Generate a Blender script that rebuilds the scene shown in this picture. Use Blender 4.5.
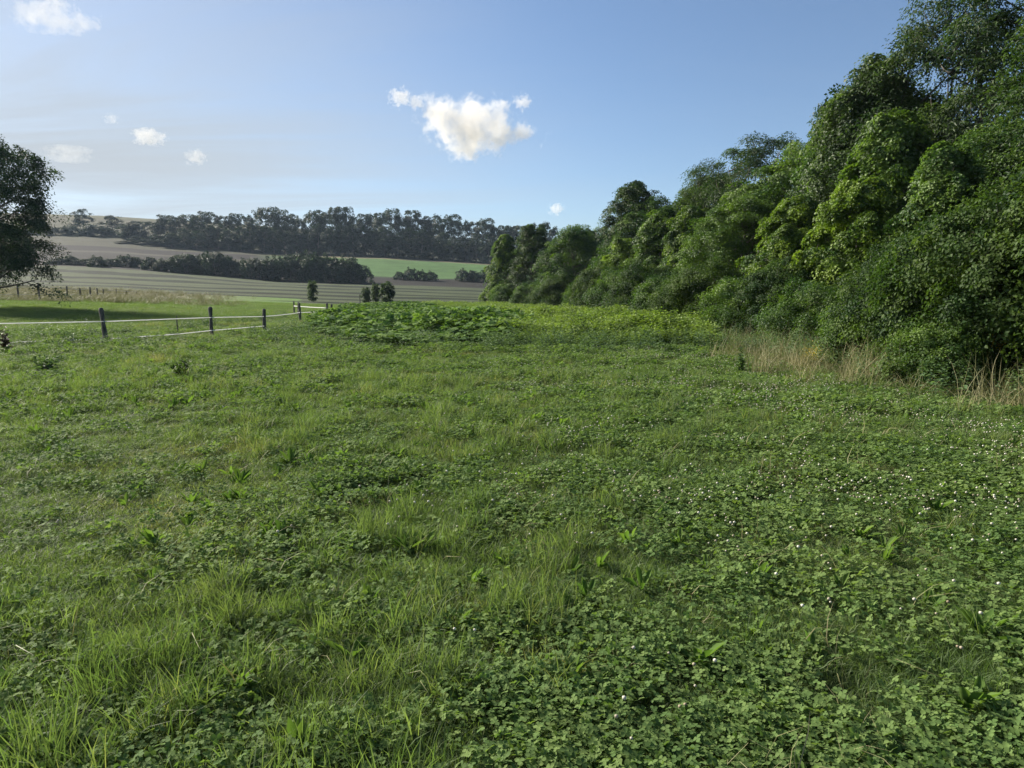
import bpy, math
import numpy as np
from mathutils import Vector, Euler
R = math.radians
scene = bpy.context.scene
col = scene.collection
for o in list(bpy.data.objects): bpy.data.objects.remove(o)

# ------------------------------------------------------------------ camera
F = 705.0; PITCH = R(7.4); CAMZ = 1.65
cs, sn = math.cos(PITCH), math.sin(PITCH)
cd = bpy.data.cameras.new('camera'); cam = bpy.data.objects.new('camera', cd); col.objects.link(cam)
cam.location = (0, 0, CAMZ); cam.rotation_euler = (R(90) - PITCH, 0, 0)
cd.sensor_width = 36; cd.lens = 36 * F / 1024; cd.clip_start = 0.05; cd.clip_end = 20000
scene.camera = cam
# ------------------------------------------------------------------ light
SUN_AZ = R(-57); SUN_EL = R(30)
S = Vector((math.sin(SUN_AZ) * math.cos(SUN_EL), math.cos(SUN_AZ) * math.cos(SUN_EL), math.sin(SUN_EL)))
sl = bpy.data.lights.new('sun', 'SUN'); sun = bpy.data.objects.new('sun', sl); col.objects.link(sun)
sun.rotation_euler = (-S).to_track_quat('-Z', 'Y').to_euler()
sl.energy = 5.0; sl.angle = R(11.0); sl.color = (1.0, 0.92, 0.80)
world = bpy.data.worlds.new('World'); scene.world = world; world.use_nodes = True
scene.view_settings.view_transform = 'Standard'; scene.view_settings.look = 'None'
scene.view_settings.exposure = 1.38; scene.view_settings.gamma = 1.0; scene.view_settings.use_curve_mapping = False
SKY_STRENGTH = 0.053
scene.cycles.max_bounces = 5; scene.cycles.diffuse_bounces = 2; scene.cycles.glossy_bounces = 1
scene.cycles.transmission_bounces = 3; scene.cycles.volume_bounces = 4; scene.cycles.transparent_max_bounces = 4
scene.cycles.use_denoising = True; scene.cycles.denoising_input_passes = 'RGB_ALBEDO_NORMAL'
scene.cycles.sample_clamp_indirect = 4

# ------------------------------------------------------------------ node helpers
class NT:
    def __init__(s, tree): s.t = tree; s.n = tree.nodes; s.l = tree.links
    def new(s, typ, **kw):
        nd = s.n.new(typ)
        for k, v in kw.items():
            if k == 'inp':
                for i, val in v.items():
                    if isinstance(val, bpy.types.NodeSocket): s.l.new(val, nd.inputs[i])
                    else: nd.inputs[i].default_value = val
            else: setattr(nd, k, v)
        return nd
    def math(s, op, a, b=0.0, c=0.0, clamp=False):
        return s.new('ShaderNodeMath', operation=op, use_clamp=clamp, inp={0: a, 1: b, 2: c}).outputs[0]
    def vm(s, op, a, b=(0, 0, 0), out=0):
        return s.new('ShaderNodeVectorMath', operation=op, inp={0: a, 1: b}).outputs[out]
    def mix(s, f, a, b, blend='MIX'):
        nd = s.new('ShaderNodeMix', data_type='RGBA', blend_type=blend)
        for i, v in ((0, f), (6, a), (7, b)):
            if isinstance(v, bpy.types.NodeSocket): s.l.new(v, nd.inputs[i])
            else: nd.inputs[i].default_value = v
        return nd.outputs[2]
    def noise(s, vec, scale, detail=3, rough=0.55, dist=0.0):
        return s.new('ShaderNodeTexNoise', inp={'Vector': vec, 'Scale': scale, 'Detail': detail, 'Roughness': rough, 'Distortion': dist}).outputs[0]
    def ramp(s, f, a, b):
        return s.new('ShaderNodeMapRange', interpolation_type='SMOOTHSTEP', inp={0: f, 1: a, 2: b, 3: 0.0, 4: 1.0}).outputs[0]

def c4(c, k=1.0): return (c[0] * k, c[1] * k, c[2] * k, 1.0)

# ------------------------------------------------------------------ sky: physical sky, thin high veil of cloud
def pixdir(px, py):
    v = Vector(((px - 512) / F, cs + (384 - py) / F * sn, -sn + (384 - py) / F * cs)); return v.normalized()
w = NT(world.node_tree); w.n.clear()
sky = w.new('ShaderNodeTexSky', sky_type='NISHITA', sun_disc=False, sun_elevation=SUN_EL, sun_rotation=SUN_AZ,
            air_density=1.0, dust_density=0.7, ozone_density=4.2, altitude=250)
tc = w.new('ShaderNodeTexCoord').outputs['Generated']
sep = w.new('ShaderNodeSeparateXYZ', inp={0: tc})
zz = w.math('MAXIMUM', sep.outputs[2], 0.03)
plane = w.new('ShaderNodeCombineXYZ', inp={0: w.math('DIVIDE', sep.outputs[0], w.math('ADD', zz, 0.12)), 1: w.math('DIVIDE', sep.outputs[1], w.math('ADD', zz, 0.12)), 2: 0.0}).outputs[0]
stretch = w.new('ShaderNodeMapping', inp={0: plane, 2: (0, 0, R(25)), 3: (0.28, 0.9, 1)}).outputs[0]
veil = w.noise(w.vm('ADD', stretch, (3.3, 1.9, 0.0)), 1.1, 6, 0.6, 0.7)
left = w.ramp(w.math('ADD', w.math('MULTIPLY', sep.outputs[0], -1.0), w.math('MULTIPLY', sep.outputs[2], -0.5)), -0.30, 0.45)
vf = w.math('MULTIPLY', w.math('MULTIPLY_ADD', w.ramp(veil, 0.34, 0.62), 0.55, 0.42), w.math('MULTIPLY_ADD', left, 0.95, 0.05), clamp=True)
skyc = w.mix(vf, sky.outputs[0], (3.8, 4.1, 4.35, 1))
cloud_groups = []
bg = w.new('ShaderNodeBackground', inp={0: skyc, 1: SKY_STRENGTH})
wo = w.new('ShaderNodeOutputWorld', inp={0: bg.outputs[0]})

# ------------------------------------------------------------------ terrain
def hash2(ix, iy, seed):
    n = (ix.astype(np.int64) * 374761393 + iy.astype(np.int64) * 668265263 + seed * 974634777) & 0x7fffffff
    n = ((n ^ (n >> 13)) * 1274126177) & 0x7fffffff
    return ((n ^ (n >> 16)) & 0xffff) / 65535.0
def vnoise(x, y, seed=0):
    x = np.asarray(x, float); y = np.asarray(y, float)
    ix = np.floor(x); iy = np.floor(y); fx = x - ix; fy = y - iy
    fx = fx * fx * (3 - 2 * fx); fy = fy * fy * (3 - 2 * fy)
    a = hash2(ix, iy, seed); b = hash2(ix + 1, iy, seed); c = hash2(ix, iy + 1, seed); d = hash2(ix + 1, iy + 1, seed)
    return (a * (1 - fx) + b * fx) * (1 - fy) + (c * (1 - fx) + d * fx) * fy
def fbm(x, y, seed=0, o=3):
    s = 0; a = 0.5; t = 0
    for k in range(o): s = s + a * vnoise(x * 2 ** k, y * 2 ** k, seed + k * 7); t += a; a *= 0.5
    return s / t
def smooth(x, a, b):
    t = np.clip((np.asarray(x, float) - a) / (b - a), 0, 1); return t * t * (3 - 2 * t)

def z_of(py, Y):                       # height of a point at depth Y seen at picture row py
    t = (384 - py) / F
    return CAMZ + Y * (t * cs - sn) / (cs + t * sn)
TP = np.array([-400, 0, 100, 200, 300, 400, 500, 640, 1400], float)
TY = [60, 85, 110, 150, 230, 280, 340, 420, 520]
TV = [[302, 304, 306, 309, 312, 313, 313, 313, 313],
      [291, 294, 296, 300, 304, 306, 307, 307, 307],
      [283, 287, 289, 293, 297, 300, 302, 303, 303],
      [277, 280, 282, 286, 289, 293, 297, 298, 298],
      [263, 266, 268, 275, 284, 286, 290, 291, 291],
      [254, 257, 258, 264, 273, 278, 279, 282, 282],
      [242, 245, 247, 254, 257, 259, 266, 268, 268],
      [228, 230, 232, 240, 250, 254, 262, 263, 263],
      [206, 210, 213, 219, 226, 235, 245, 250, 250]]
LY = np.linspace(math.log(30), math.log(6000), 260); LPX = np.linspace(-400, 1400, 181)
TABLE = np.zeros((260, 181))
zc = []
for Yv, row in zip(TY, TV): zc.append([z_of(v, Yv) for v in row])
zc = np.array(zc)
for j, p in enumerate(LPX):
    zr = np.array([np.interp(p, TP, r) for r in zc])
    ys = np.concatenate([[30, 42], TY, [640, 900, 6000]]); zv = np.concatenate([[0, 0.05], zr, [zr[-1] + 1, zr[-1] - 6, zr[-1] - 10]])
    TABLE[:, j] = np.interp(np.exp(LY), ys, zv)
def blur(A, k, ax):
    ker = np.hanning(k + 2)[1:-1]; ker /= ker.sum()
    return np.apply_along_axis(lambda v: np.convolve(np.pad(v, k // 2, mode='edge'), ker, 'valid'), ax, A)
TABLE = blur(blur(TABLE, 9, 0), 13, 1)
def hgt(x, y):
    x = np.asarray(x, float); y = np.asarray(y, float)
    yy = np.clip(y, 30, 5990); px = np.clip(512 + 711 * x / np.maximum(yy, 30), -400, 1399.9)
    i = (np.log(yy) - LY[0]) / (LY[1] - LY[0]); j = (px + 400) / 10.0
    i0 = np.clip(np.floor(i).astype(int), 0, 258); j0 = np.clip(np.floor(j).astype(int), 0, 179)
    fi = i - i0; fj = j - j0
    z = (TABLE[i0, j0] * (1 - fj) + TABLE[i0, j0 + 1] * fj) * (1 - fi) + (TABLE[i0 + 1, j0] * (1 - fj) + TABLE[i0 + 1, j0 + 1] * fj) * fi
    amp = 1 - smooth(y, 45, 90)
    z = z + amp * (0.10 * (fbm(x / 3.1, y / 3.1, 3, 2) - 0.5) + 0.06 * (vnoise(x / 1.1, y / 1.1, 11) - 0.5))
    z = z + smooth(y, 90, 200) * 0.8 * (fbm(x / 25, y / 25, 5, 3) - 0.5)
    return z
def H1(x, y): return float(hgt(np.array([x]), np.array([y]))[0])
def xat(px, Y, z=0.5): return (px - 512) / F * (Y * cs - (z - CAMZ) * sn)

def set_mesh(name, V, Fq, attrs=None, smooth_sh=False):
    V = np.asarray(V, np.float32); Fq = np.asarray(Fq, np.int32); k = Fq.shape[1] if len(Fq) else 4
    me = bpy.data.meshes.new(name)
    me.vertices.add(len(V)); me.vertices.foreach_set('co', V.ravel())
    if len(Fq):
        me.loops.add(Fq.size); me.loops.foreach_set('vertex_index', Fq.ravel())
        me.polygons.add(len(Fq)); me.polygons.foreach_set('loop_start', np.arange(0, Fq.size, k, dtype=np.int32))
        me.polygons.foreach_set('loop_total', np.full(len(Fq), k, np.int32))
    for nm, (typ, dat) in (attrs or {}).items():
        a = me.attributes.new(nm, typ, 'POINT')
        a.data.foreach_set({'FLOAT': 'value', 'INT': 'value', 'FLOAT_VECTOR': 'vector', 'FLOAT_COLOR': 'color'}[typ], np.ascontiguousarray(dat).ravel())
    me.update(calc_edges=True)
    if smooth_sh and len(Fq): me.polygons.foreach_set('use_smooth', np.ones(len(Fq), bool))
    return me
def add(name, me, mat=None, parent=None):
    o = bpy.data.objects.new(name, me); col.objects.link(o)
    if mat is not None and me is not None and not me.materials: me.materials.append(mat)
    if parent is not None: o.parent = parent
    return o
def tag(o, label=None, cat=None, group=None, kind=None):
    for k, v in (('label', label), ('category', cat), ('group', group), ('kind', kind)):
        if v: o[k] = v
    return o
def merge(parts):                      # [(V,F)] -> V,F
    vs, fs, n = [], [], 0
    for V, Fc in parts: vs.append(V); fs.append(np.asarray(Fc) + n); n += len(V)
    return np.concatenate(vs), np.concatenate(fs)
def tube(pts, rad, k=7, cap=True):
    pts = np.asarray(pts, float); rad = np.asarray(rad, float); n = len(pts)
    d = np.gradient(pts, axis=0); d /= np.linalg.norm(d, axis=1)[:, None] + 1e-9
    ref = np.array([0.13, 1, 0.07]) if abs(d[0][1]) < 0.9 else np.array([1, 0.1, 0.05])
    u = np.cross(d, ref); u /= np.linalg.norm(u, axis=1)[:, None] + 1e-9; v = np.cross(d, u)
    a = np.linspace(0, 2 * np.pi, k, endpoint=False)
    V = (pts[:, None] + rad[:, None, None] * (np.cos(a)[None, :, None] * u[:, None] + np.sin(a)[None, :, None] * v[:, None])).reshape(-1, 3)
    i, j = np.meshgrid(np.arange(n - 1), np.arange(k), indexing='ij'); j2 = (j + 1) % k
    Fc = np.stack([i * k + j, i * k + j2, (i + 1) * k + j2, (i + 1) * k + j], -1).reshape(-1, 4)
    if cap:
        V = np.concatenate([V, [pts[-1] + d[-1] * rad[-1] * 0.3]]); t = len(V) - 1; b = (n - 1) * k
        ca = np.array([[b + q, b + (q + 1) % k, t, t] for q in range(k)]); 
        ca = np.array([[b + q, b + (q + 1) % k, b + (q + 2) % k, t] for q in range(0, k - 1, 2)] + ([[b + k - 1, b, t, b + k - 1]] if False else []))
        Fc = np.concatenate([Fc, ca])
    return V, Fc

# terrain sheet: rows spread with distance
A = np.linspace(-1.6, 1.6, 760); YY = np.concatenate([[-24], -30 + 6.5 * 1.0118 ** np.arange(0, 570)])
AA, YG = np.meshgrid(A, YY); XG = AA * (YG + 30); ZG = hgt(XG, YG)
x = XG.ravel(); y = YG.ravel()
px_ = 512 + 711 * x / np.maximum(y, 5); wob = 6 * (fbm(x / 30, y / 30, 21, 3) - 0.5)
C = np.zeros((len(x), 3)); 
def put(mask, c):
    global C
    m = np.clip(mask, 0, 1)[:, None]; C = C * (1 - m) + np.array(c)[None] * m
put(np.ones(len(x)), (0.055, 0.080, 0.028))
pad = smooth(px_, 350, 300) * smooth(y, 26, 34)
put(pad, (0.085, 0.15, 0.034))
dry = smooth(y + wob, 64, 72) * smooth(px_ + 25 * wob, 330, 110)
put(dry, (0.15, 0.122, 0.092))
yy = y + 0.04 * x + wob * 0.35
put(smooth(yy, 80, 86) * smooth(px_, 560, 500) * np.where((px_ < 300) & (yy < 104), 0, 1), (0.050, 0.064, 0.030))
put(smooth(yy, 101, 106), (0.050, 0.064, 0.030))
for c_, w_ in ((91, 2.2), (104, 3.2), (120, 4.2), (140, 5.5), (166, 7), (197, 9)):
    nz = 2.2 * (fbm(x / 14, y / 14, 31, 3) - 0.5) * w_; w_ = w_ * (0.55 + 0.9 * fbm(x / 20, y / 8, 37, 2))
    m = smooth(np.abs(yy + nz - c_), w_, w_ * 0.55)
    if c_ < 104: m = m * smooth(px_, 240, 330)
    put(m * 0.97, (0.006, 0.012, 0.004))
bank = smooth(y + wob, 224, 232)
put(bank, (0.017, 0.016, 0.013))
lf = smooth(px_, 300, 250)
put(smooth(y + wob, 306, 310) * lf, (0.044, 0.041, 0.031))
put(smooth(y + wob, 318, 322) * lf, (0.011, 0.010, 0.010))
put(smooth(y + wob, 343, 347) * lf, (0.043, 0.044, 0.027))
put(smooth(y + wob, 385, 392) * lf, (0.06, 0.065, 0.035))
put(smooth(y + wob, 425, 432), (0.060, 0.060, 0.036))
put(smooth(y + wob, 490, 496), (0.07, 0.075, 0.04))
rf = 1 - lf
put(smooth(y + wob * 1.5, 272, 280) * rf * smooth(y, 352, 346), (0.062, 0.120, 0.038))
put(smooth(y, 344, 348) * smooth(y, 358, 352) * rf, (0.2, 0.17, 0.1))
put(smooth(y, 356, 362) * rf * smooth(y, 480, 470), (0.03, 0.035, 0.018))
# earth below the trees at the right and the crop
tl = np.interp(y, [0, 12, 20, 40, 60, 90, 120], [11, 9.5, 8.5, 7.6, 4.5, -2, -6])
put(smooth(x, tl - 0.3, tl + 1.5) * smooth(y, 140, 110), (0.05, 0.042, 0.026))
nr, nc_ = XG.shape
i, j = np.meshgrid(np.arange(nr - 1), np.arange(nc_ - 1), indexing='ij')
b0 = i * nc_ + j
FQ = np.stack([b0, b0 + 1, b0 + nc_ + 1, b0 + nc_], -1).reshape(-1, 4)
me = set_mesh('ground', np.stack([x, y, ZG.ravel() - 0.015 * (y < 40)], -1), FQ, {'base': ('FLOAT_COLOR', np.concatenate([C, np.ones((len(C), 1))], 1))}, True)
mg = bpy.data.materials.new('field_ground'); mg.use_nodes = True; t = NT(mg.node_tree); t.n.clear()
at = t.new('ShaderNodeAttribute', attribute_name='base').outputs[0]
pos = t.new('ShaderNodeNewGeometry').outputs['Position']
n1 = t.noise(pos, 0.08, 6, 0.65); n2 = t.noise(pos, 1.3, 5, 0.7)
st = t.new('ShaderNodeMapping', inp={0: pos, 3: (0.05, 0.6, 0.4)}).outputs[0]; n3 = t.noise(st, 1.0, 4, 0.7)
k = t.math('MULTIPLY', t.math('MULTIPLY_ADD', n1, 1.1, 0.45), t.math('MULTIPLY', t.math('MULTIPLY_ADD', n2, 0.9, 0.55), t.math('MULTIPLY_ADD', n3, 1.0, 0.5)))
cc = t.mix(1.0, at, t.new('ShaderNodeCombineColor', inp={0: k, 1: k, 2: k}).outputs[0], 'MULTIPLY')
bs = t.new('ShaderNodeBsdfPrincipled', inp={'Base Color': cc, 'Roughness': 0.95, 'Specular IOR Level': 0.1})
bp = t.new('ShaderNodeBump', inp={'Strength': 0.8, 'Distance': 0.3, 'Height': n2}); t.l.new(bp.outputs[0], bs.inputs['Normal'])
t.new('ShaderNodeOutputMaterial', inp={0: bs.outputs[0]})
ground = tag(add('ground', me, mg), kind='structure')

# ------------------------------------------------------------------ foliage materials
def leaf_mat(name, ca, cb, noise_scale=0.5, trans=0.35, objvar=0.3, spec=0.25, cdry=None, dry_thr=(0.6, 0.8), dscale=0.35, rough=0.55):
    m = bpy.data.materials.new(name); m.use_nodes = True; t = NT(m.node_tree); t.n.clear()
    tint = t.new('ShaderNodeAttribute', attribute_name='tint').outputs['Fac']
    pos = t.new('ShaderNodeNewGeometry').outputs['Position']
    nz = t.noise(pos, noise_scale, 4, 0.6)
    rnd = t.new('ShaderNodeObjectInfo').outputs['Random']
    f = t.math('MULTIPLY_ADD', nz, 1.5, -0.75)
    f = t.math('ADD', f, t.math('ADD', tint, t.math('MULTIPLY_ADD', rnd, objvar, -objvar / 2)), clamp=True)
    c = t.mix(f, c4(ca), c4(cb))
    if cdry is not None:
        dn = t.noise(pos, dscale, 5, 0.65)
        c = t.mix(t.math('MULTIPLY', t.ramp(t.math('MULTIPLY_ADD', tint, 0.25, dn), *dry_thr), 0.75), c, c4(cdry))
    v = t.math('MULTIPLY_ADD', t.noise(pos, noise_scale * 5, 3, 0.6), 0.9, 0.55)
    c = t.mix(1.0, c, t.new('ShaderNodeCombineColor', inp={0: v, 1: v, 2: v}).outputs[0], 'MULTIPLY')
    d = t.new('ShaderNodeBsdfPrincipled', inp={'Base Color': c, 'Roughness': rough, 'Specular IOR Level': spec})
    tr = t.new('ShaderNodeBsdfTranslucent', inp={0: t.mix(1.0, c, (1.25, 1.35, 0.6, 1), 'MULTIPLY')})
    mx = t.new('ShaderNodeMixShader', inp={0: trans, 1: d.outputs[0], 2: tr.outputs[0]})
    t.new('ShaderNodeOutputMaterial', inp={0: mx.outputs[0]})
    return m
def bark_mat(name, ca, cb):
    m = bpy.data.materials.new(name); m.use_nodes = True; t = NT(m.node_tree); t.n.clear()
    pos = t.new('ShaderNodeNewGeometry').outputs['Position']
    st = t.new('ShaderNodeMapping', inp={0: pos, 3: (14, 14, 2.5)}).outputs[0]; nz = t.noise(st, 1.6, 5, 0.7)
    bs = t.new('ShaderNodeBsdfPrincipled', inp={'Base Color': t.mix(t.ramp(nz, 0.35, 0.65), c4(ca), c4(cb)), 'Roughness': 0.9})
    bp = t.new('ShaderNodeBump', inp={'Strength': 0.7, 'Distance': 0.02, 'Height': nz}); t.l.new(bp.outputs[0], bs.inputs['Normal'])
    t.new('ShaderNodeOutputMaterial', inp={0: bs.outputs[0]}); return m
M_bark = bark_mat('bark', (0.05, 0.04, 0.03), (0.16, 0.14, 0.11))
M_wood = bark_mat('weathered_wood', (0.035, 0.03, 0.027), (0.12, 0.11, 0.10))
M_leaf_bright = leaf_mat('leaf_bright', (0.034, 0.075, 0.014), (0.17, 0.25, 0.030), 0.5)
M_leaf_mid = leaf_mat('leaf_mid', (0.030, 0.070, 0.017), (0.108, 0.175, 0.030), 0.5)
M_leaf_dark = leaf_mat('leaf_dark', (0.020, 0.045, 0.015), (0.070, 0.112, 0.026), 0.5)
M_leaf_shrub = leaf_mat('leaf_shrub', (0.022, 0.050, 0.014), (0.078, 0.122, 0.027), 0.7, spec=0.12)
M_leaf_far = leaf_mat('leaf_far', (0.011, 0.026, 0.012), (0.030, 0.052, 0.020), 0.06, 0.25, 0.5)
M_leaf_left = leaf_mat('leaf_backlit', (0.016, 0.034, 0.016), (0.045, 0.078, 0.028), 0.3, 0.25)

# ------------------------------------------------------------------ tree builder
def unit(v): return v / (np.linalg.norm(v, axis=-1, keepdims=True) + 1e-9)
def leaves(rng, P, N, Adir, L, W, tint, fold=0.12):
    n = len(P)
    N = unit(N); A_ = Adir - (Adir * N).sum(1)[:, None] * N; A_ = unit(A_); B = np.cross(N, A_)
    L = L * (0.6 + 0.8 * rng.random(n))[:, None]; Wd = L * W
    V = np.stack([P - A_ * L * 0.5, P + B * Wd * 0.5 + N * L * fold, P + A_ * L * 0.5 - N * L * fold, P - B * Wd * 0.5 + N * L * fold], 1).reshape(-1, 3)
    q = np.arange(n)[:, None] * 4
    Fc = np.concatenate([q + [[0, 1, 2]], q + [[0, 2, 3]]], 1).reshape(-1, 3)
    return V, Fc, np.repeat(tint, 4)
PROTO = {}
def make_tree(kind, name, seed, Hh, base, Wd, prof, nb, rb, ncl, rc, nl, leaf, leafw, flat, droop, mat, trunk_r=0.18, lean=0.3, stems=1, bz=0.8, topt=0.93, gnarl=1.0, fill=0.0, spray=None):
    rng = np.random.default_rng(seed)
    prof = np.array(prof); tt = np.linspace(0, 1, len(prof))
    cen, rad = [], []
    for q in range(nb):
        tq = (q + 0.5) / nb * (1 - 0.04) + 0.02 + rng.normal() * 0.02; tq = min(max(tq, 0.0), 1)
        th = q * 2.39996 + rng.normal() * 0.3
        Rr = np.interp(tq, tt, prof) * Wd / 2
        rr = rb * (0.65 + 0.7 * rng.random()) * (0.45 + 0.55 * np.interp(tq, tt, prof))
        dist = max(Rr - rr * 0.8, 0) * (0.75 + 0.35 * rng.random())
        cen.append([dist * math.cos(th), dist * math.sin(th), base + tq * (Hh - base) * topt]); rad.append(rr)
    cen = np.array(cen); rad = np.array(rad)
    # clusters on each bough
    wts = rad ** 2 / (rad ** 2).sum(); bi = rng.choice(nb, ncl, p=wts)
    d = unit(rng.normal(size=(ncl, 3)) + unit(cen[bi] * [1, 1, 0] + 1e-3) * 0.55 + [0, 0, 0.25])
    ins = rng.random(ncl) < fill
    cp = cen[bi] + d * (rad[bi] * np.where(ins, rng.random(ncl) * 0.5, 0.60 + 0.40 * rng.random(ncl) + 0.6 * rng.random(ncl) ** 4))[:, None] * [1, 1, bz]
    if spray is not None:                # long boughs carrying flat sprays, drooping at their tips
        nbs, up, drp = spray; cen, rad, cp, d = [], [], [], []; per = max(4, ncl // nbs)
        for q in range(nbs):
            tq = min(max((q + rng.random()) / nbs, 0.01), 0.99); th = q * 2.39996 + rng.normal() * 0.4
            Lb = np.interp(tq, tt, prof) * Wd / 2 * (0.72 + 0.42 * rng.random()); zb = base + tq * (Hh - base) * 0.93
            rise = up * Lb * (0.4 + 0.9 * rng.random()) * (0.35 + tq)
            o_ = np.array([math.cos(th), math.sin(th), 0]); lat = np.array([-math.sin(th), math.cos(th), 0])
            tip = o_ * Lb + np.array([0, 0, zb]); root_ = np.array([0, 0, max(zb - rise - 0.25 * Lb, base * 0.6)])
            cen.append(root_ + (tip - root_) * 0.75); rad.append(0.35)
            u = 0.30 + 0.75 * rng.random(per) ** 0.7
            pb = root_ + (tip - root_) * u[:, None] + lat * (rng.normal(size=per) * 0.30 * Lb * (1.25 - u))[:, None] + rng.normal(size=(per, 3)) * [0.12, 0.12, 0.12]
            pb[:, 2] += rise * 0.3 * np.sin(np.pi * u.clip(0, 1)) - drp * Lb * (u ** 3) * 0.3
            pb[:, 2] = np.where(pb[:, 2] > Hh, Hh - 0.35 * rng.random(per), pb[:, 2])
            cp.append(pb); d.append(np.repeat([o_ + [0, 0, 0.2]], per, 0) + rng.normal(size=(per, 3)) * 0.3)
        cen = np.array(cen); rad = np.array(rad); cp = np.concatenate(cp); d = unit(np.concatenate(d)); ncl = len(cp)
    keep = cp[:, 2] > 0.12; cp = cp[keep]; d = d[keep]; ncl = len(cp)
    ctint = rng.random(ncl) * 0.9 - 0.25
    cnorm = unit(d * [0.7, 0.7, 0.3] + [0, 0, 0.75] + rng.normal(size=(ncl, 3)) * 0.25)
    ci = np.repeat(np.arange(ncl), nl); n = len(ci)
    # offset in flattened disc around the twig
    off = rng.normal(size=(n, 3)) * 0.5; off /= np.maximum(np.linalg.norm(off, axis=1, keepdims=True), 1)
    nn = cnorm[ci]; on = (off * nn).sum(1)[:, None] * nn; off = (off - on) + on * flat
    rcl = rc * (0.6 + 0.8 * rng.random(ncl))
    Pp = cp[ci] + off * rcl[ci][:, None]
    r2 = ((off * off).sum(1))[:, None]
    Pp[:, 2] -= (droop * rcl[ci] * r2[:, 0])
    Nn = nn + rng.normal(size=(n, 3)) * 0.45 + unit(off) * 0.3 * droop
    Ad = unit(off) + [0, 0, -0.5 * droop] + rng.normal(size=(n, 3)) * 0.35
    V, Fc, T = leaves(rng, Pp, Nn, Ad, leaf, leafw, ctint[ci] + rng.random(n) * 0.35)
    z0 = V[:, 2] > 0.03
    V[:, 2] = np.maximum(V[:, 2], 0.02)
    crown = set_mesh(name + '_crown', V, Fc, {'tint': ('FLOAT', T.astype(np.float32))})
    crown.materials.append(mat)
    # trunk(s) and limbs
    parts = []
    top = base + (Hh - base) * 0.72
    stempts = []
    for s in range(stems):
        a0 = s * 2 * math.pi / stems + rng.random(); sp = 0.0 if stems == 1 else trunk_r * 1.5
        zs = np.linspace(-0.25, top, 9); u = (zs / top).clip(0, 1)
        dx = sp * math.cos(a0) + (lean * u ** 1.3 * math.cos(a0)) * (1 if stems == 1 else Wd * 0.22) + np.cumsum(rng.normal(size=9)) * 0.06 * gnarl * Hh / 10
        dy = sp * math.sin(a0) + (lean * u ** 1.3 * math.sin(a0)) * (1 if stems == 1 else Wd * 0.22) + np.cumsum(rng.normal(size=9)) * 0.06 * gnarl * Hh / 10
        pts = np.stack([dx, dy, zs], -1); rr = trunk_r * (1.25 - 1.17 * u) * (1 if stems == 1 else 0.7); rr[0] *= 1.35
        parts.append(tube(pts, rr, 9)); stempts.append(pts)
    for c, r_ in zip(cen, rad):
        pts = stempts[rng.integers(stems)]
        zj = max(0.15 * top, min(top * 0.97, c[2] - (0.35 + 0.3 * rng.random()) * np.hypot(c[0], c[1]) - 0.1 * Hh * rng.random()))
        j0 = np.array([np.interp(zj, pts[:, 2], pts[:, 0]), np.interp(zj, pts[:, 2], pts[:, 1]), zj])
        u = np.linspace(0, 1, 6)[:, None]; mid = (j0 + c) / 2 + [0, 0, -0.06 * Hh * 0.5] + rng.normal(size=3) * 0.1
        P3 = (1 - u) ** 2 * j0 + 2 * u * (1 - u) * mid + u ** 2 * c
        r0 = trunk_r * 0.42 * (1 - 0.6 * zj / Hh)
        parts.append(tube(P3, r0 * (1 - 0.75 * u[:, 0]), 5))
        for e in range(3):
            dd = unit(rng.normal(size=3) + [0, 0, 0.3]); u2 = np.linspace(0, 1, 4)[:, None]
            st_ = P3[3 + e % 3]
            parts.append(tube(st_ + u2 * dd * r_ * 0.85 + [0, 0, 0.1] * u2 * u2, r0 * 0.35 * (1 - 0.7 * u2[:, 0]), 4))
    V, Fc = merge(parts)
    trunk = set_mesh(name + '_trunk', V, Fc, smooth_sh=True); trunk.materials.append(M_bark)
    PROTO[kind] = (name, crown, trunk, Hh, Wd)
def plant_tree(kind, X, Y, height, width, label, cat='tree', group=None, rot=0.0, name=None, sink=0.0):
    nm, crown, trunk, Hh, Wd = PROTO[kind]; nm = name or nm
    root = bpy.data.objects.new(nm, None); col.objects.link(root)
    root.location = (X, Y, H1(X, Y) - sink); root.rotation_euler = (0, 0, rot); root.scale = (width / Wd, width / Wd, height / Hh)
    root.empty_display_size = 0.3
    c = bpy.data.objects.new('crown', crown); col.objects.link(c); c.parent = root
    tr = bpy.data.objects.new('trunk', trunk); col.objects.link(tr); tr.parent = root
    tag(root, label, cat, group); return root
def tree_px(kind, px, pytop, Y, width, label, **kw):
    X = xat(px, Y); g = H1(X, Y); return plant_tree(kind, X, Y, (z_of(pytop, Y) - g) * 1.0, width, label, **kw)

dome = [0.75, 0.95, 1.0, 0.95, 0.8, 0.55, 0.25]; egg = [0.7, 1.0, 1.0, 0.9, 0.75, 0.55, 0.3]; cone = [0.95, 1.0, 0.92, 0.78, 0.6, 0.4, 0.18]
make_tree('maple', 'maple_tree', 1, 10, 0.8, 6.0, egg, 44, 1.05, 640, 0.52, 130, 0.132, 0.8, 0.25, 0.8, M_leaf_bright, spray=(80, 0.5, 1.0))
make_tree('maple2', 'maple_tree', 2, 10, 0.6, 5.6, cone, 46, 1.0, 640, 0.50, 130, 0.125, 0.8, 0.25, 0.8, M_leaf_mid, spray=(80, 0.6, 0.8))
make_tree('dark', 'broadleaf_tree', 3, 11, 0.8, 5.6, egg, 46, 0.95, 620, 0.48, 130, 0.105, 0.7, 0.35, 0.5, M_leaf_dark, spray=(85, 0.8, 0.4))
make_tree('round', 'broadleaf_tree', 4, 9, 0.4, 7.0, dome, 60, 0.95, 760, 0.52, 125, 0.105, 0.7, 0.5, 0.3, M_leaf_mid)
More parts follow.
